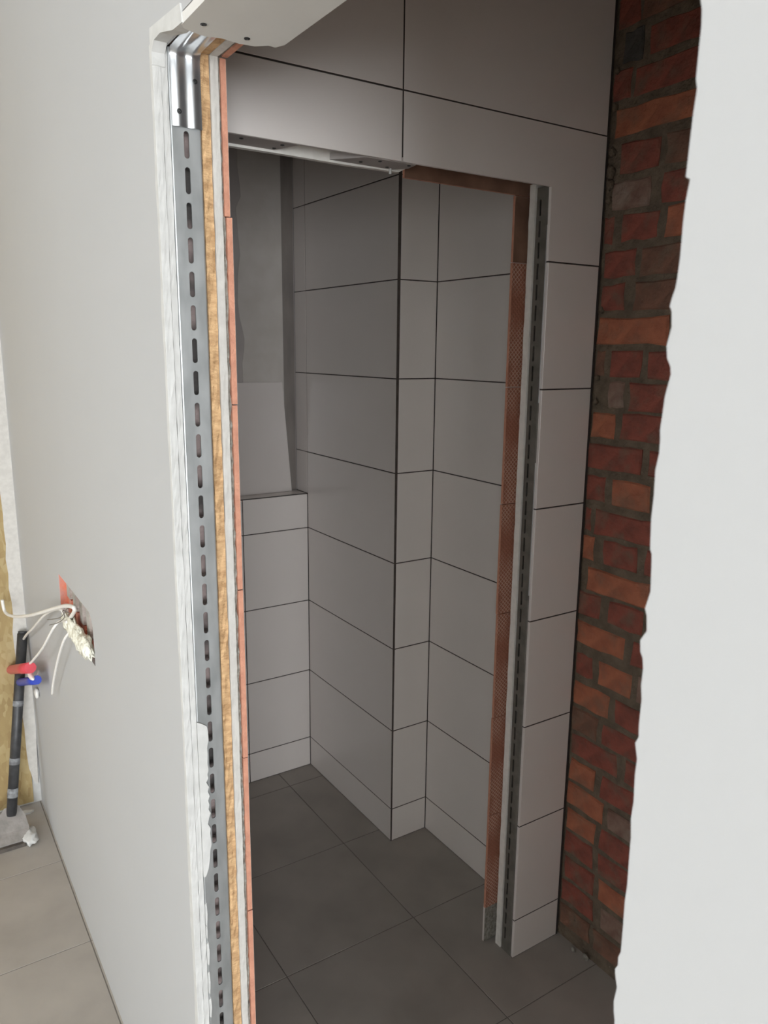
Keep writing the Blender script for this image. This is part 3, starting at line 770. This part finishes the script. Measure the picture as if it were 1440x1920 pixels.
# mortar squeezed out beside the tile edge and a plaster dab at the foot of the wall
def lump(name, loc, s, mats, parent=None, seed=1, lvl=2):
    bm = bmesh.new(); bmesh.ops.create_icosphere(bm, subdivisions=lvl, radius=1.0)
    rnd = random.Random(seed)
    for v in bm.verts:
        k = 1 + rnd.uniform(-0.28, 0.22); v.co = Vector((v.co.x * s[0] * k, v.co.y * s[1] * k, v.co.z * s[2] * k))
    o = done(bm, name, mats, parent, smooth=True); o.location = loc; return o
for i, (zz, w) in enumerate(((2.155, 0.016), (2.125, 0.013), (2.09, 0.010), (2.20, 0.012), (1.83, 0.008), (1.66, 0.009), (1.60, 0.008), (2.30, 0.009), (2.38, 0.008))):
    lump('mortar_lump', (XBR - 0.001, 1.386, zz), (0.008, w * 0.8, w), M_MORTAR, wall_right, 50 + i)
chips = [((1.539, 1.322, 0.0), (0.005, 0.009, 0.006), 'grey plaster crumb on the floor at the foot of the brick wall'),
         ((1.543, 1.278, 0.0), (0.004, 0.011, 0.012), 'grey plaster dab standing on the floor against the lowest bricks')]
for i, (l, s, lab) in enumerate(chips):
    c = lump('plaster_crumb', (l[0], l[1], s[2] * 0.85), s, M_ADH, None, 80 + i); tag(c, lab, 'debris')
for i, (yy, zz, sy_, sz_) in enumerate(((1.335, 0.095, 0.004, 0.012), (1.300, 0.060, 0.005, 0.004))):
    lump('plaster_fleck', (XBR - 0.0005, yy, zz), (0.0015, sy_, sz_), M_MORTAR, wall_right, 90 + i)

wall_end = boxes('wall_end', [(XI, XBR + 0.12, -0.55, -0.45, 0, CEIL)], M_WHITE)
tag(wall_end, 'plain wall closing the tiled room beside the viewpoint', 'wall', 'structure')
# unseen left wall of the inner room
boxes('board_face', [(0.4395, XI, Y2 + 0.012, YBK, 0, CEIL)], M_BOARD, wall_mid)

# ------------------------------------------------------------------ cables and connectors at the chased slot
def px(q, x):
    d = cF + cR2 * ((q[0] - 720) / 1441.16) - cU2 * ((q[1] - 960) / 1441.16)
    t = x / d.x
    return Vector((x, d.y * t, CAM_H + d.z * t))
# positions measured from the photograph at their distance from the wall face
def cable(path, r, label, mats=M_CABLE, group='loose electrical wires'):
    bm = bmesh.new(); tube(bm, path, r, 8)
    o = done(bm, 'electrical_cable', mats); tag(o, label, 'cable', None, group); return o
C1 = [px((130, 1162), 0.353), px((140, 1143), 0.346), px((128, 1136), 0.342), px((105, 1140), 0.335), px((60, 1153), 0.31), px((28, 1156), 0.295), px((10, 1148), 0.285), px((4, 1125), 0.28)]
c1 = cable(C1, 0.0052, 'thick white cable curling from the wall slot toward the chipboard corner')
C2 = [px((124, 1160), 0.353), px((112, 1142), 0.345), px((85, 1152), 0.335), px((62, 1178), 0.335), px((50, 1190), 0.338), px((40, 1205), 0.342)]
cable(C2, 0.0040, 'white wire sloping down behind the black tool handle')
C3 = [px((126, 1166), 0.347), px((112, 1165), 0.345), px((99, 1180), 0.330), px((80, 1215), 0.318), px((62, 1238), 0.310), px((53, 1247), 0.305)]
c3 = cable(C3, 0.0038, 'white wire ending in a red connector')
C4 = [px((138, 1180), 0.353), px((131, 1185), 0.345), px((119, 1203), 0.335), px((108, 1240), 0.335), px((100, 1280), 0.338), px((98, 1301), 0.34)]
cable(C4, 0.0036, 'white wire hanging loose down the white wall')
bm = bmesh.new()
tube(bm, [px((145, 1142), 0.355), px((128, 1140), 0.348), px((119, 1152), 0.340), px((110, 1159), 0.335), px((89, 1162), 0.33)], 0.0012, 6)
tube(bm, [px((135, 1152), 0.355), px((118, 1145), 0.345), px((121, 1157), 0.338), px((110, 1167), 0.334), px((93, 1172), 0.33)], 0.0012, 6)
gw = done(bm, 'tie_wire', M_STEELD, c1); gw['label'] = 'thin grey tie wire'
def conn(name, a, b, r, m, parent):
    bm = bmesh.new()
    d = (b - a)
    tube(bm, [a, a + d * 0.04, a + d * 0.62, a + d * 0.66, b], lambda t: r * (0.86 if t < 0.02 else (1.0 if t < 0.7 else 1.06)), 10, smooth_path=False)
    return done(bm, name, m, parent)
conn('red_connector', px((16, 1256), 0.295), px((57, 1252), 0.306), 0.0170, M_RED, c3)['label'] = 'red plastic connector'
# blue connector on its own short wire
bm = bmesh.new(); tube(bm, [px((75, 1262), 0.352), px((72, 1258), 0.340), px((70, 1264), 0.330), px((66, 1270), 0.322)], 0.003, 8)
c5 = done(bm, 'electrical_cable', M_CABLE); tag(c5, 'short white wire stub ending in a blue connector', 'cable', None, 'loose electrical wires')
conn('blue_connector', px((37, 1279), 0.312), px((69, 1275), 0.322), 0.0140, M_BLUE, c5)['label'] = 'blue plastic connector'
boxes_cap = lump('white_cap', px((58, 1265), 0.310), (0.009, 0.045, 0.009), M_CABLE, c5, 37)
clip = lump('wall_plug', px((69, 1299), 0.352), (0.008, 0.028, 0.020), M_CABLE, None, 31); tag(clip, 'small white plug stuck on the wall below the blue connector', 'plug')
fo = lump('foam_filler', px((161, 1211), 0.350), (0.015, 0.062, 0.026), M_FOAM, wall_left, 36, 3)
fo = lump('foam_filler', px((150, 1200), 0.350), (0.014, 0.060, 0.030), M_FOAM, wall_left, 33, 3)
fo2 = lump('foam_filler', px((138, 1182), 0.352), (0.012, 0.055, 0.032), M_FOAM, wall_left, 34, 3)
fo3 = lump('foam_filler', px((125, 1165), 0.355), (0.010, 0.045, 0.024), M_FOAM, wall_left, 35, 3)

# ------------------------------------------------------------------ long-handled scraper in the corner
tool = empty('floor_scraper', (0.22, 2.78, 0.0))
tag(tool, 'black-handled floor scraper caked with plaster, leaning in the chipboard corner', 'tool')
def child(o):
    o.parent = tool; o.matrix_parent_inverse = Matrix.Translation(-Vector(tool.location)); return o
top_p = Vector((0.340, 2.925, 0.705)); bot_p = Vector((0.235, 2.80, 0.075))
bm = bmesh.new(); tube(bm, [bot_p, bot_p.lerp(top_p, 0.5), top_p], 0.0175, 16, smooth_path=False)
tube(bm, [top_p, top_p + (top_p - bot_p).normalized() * 0.008], 0.0150, 16, smooth_path=False)
child(done(bm, 'handle', M_BLACK))
for f, l in ((0.60, 0.03), (0.28, 0.035), (0.10, 0.05)):
    a = bot_p.lerp(top_p, f); b = bot_p.lerp(top_p, f + l)
    bm = bmesh.new(); tube(bm, [a, b], 0.0182, 16, smooth_path=False)
    child(done(bm, 'grey_tape', mat('dust_grey', (0.30, 0.31, 0.32), (0.14, 0.14, 0.145), 0.8, 60)))
M_DUST = mat('dusty_head', (0.30, 0.275, 0.255), (0.22, 0.205, 0.19), 0.85, 25, bump=0.2)
# head: a flat tapered blade spreading out toward the viewer, edge on the floor
bm = bmesh.new()
def quadloft(secs):
    prev = None
    for s in secs:
        cur = [bm.verts.new(c) for c in s]
        if prev:
            for k in range(len(s)): bm.faces.new((prev[k], prev[(k + 1) % len(s)], cur[(k + 1) % len(s)], cur[k]))
        else: bm.faces.new(cur[::-1])
        prev = cur
    bm.faces.new(prev)
def sec(c, half, th, zl_):
    return [(c[0] - half, c[1], zl_), (c[0] + half, c[1], zl_), (c[0] + half * 0.96, c[1], zl_ + th), (c[0] - half * 0.96, c[1], zl_ + th)]
quadloft([sec((0.238, 2.815), 0.024, 0.030, 0.070), sec((0.230, 2.785), 0.050, 0.028, 0.045), sec((0.212, 2.750), 0.075, 0.022, 0.018), sec((0.195, 2.715), 0.085, 0.016, 0.003)])
child(done(bm, 'scraper_head', M_DUST))
child(boxes('blade', [(0.110, 0.262, 2.700, 2.7145, 0.0005, 0.014)], mat('rusty_blade', (0.10, 0.085, 0.07), (0.06, 0.05, 0.045), 0.7, 40)))
cl = lump('plaster_cake', (0.280, 2.730, 0.016), (0.026, 0.055, 0.018), M_PLAST, None, 61, 3); child(cl)
fl = prism('plaster_flake', [(0.0, 0.0), (0.045, -0.006), (0.06, 0.004), (0.03, 0.018), (0.006, 0.014)], 'z', 0.0005, 0.008, M_PLAST)
fl.location = (0.262, 2.905, 0); tag(fl, 'white plaster flake on the floor behind the black-handled scraper', 'debris')
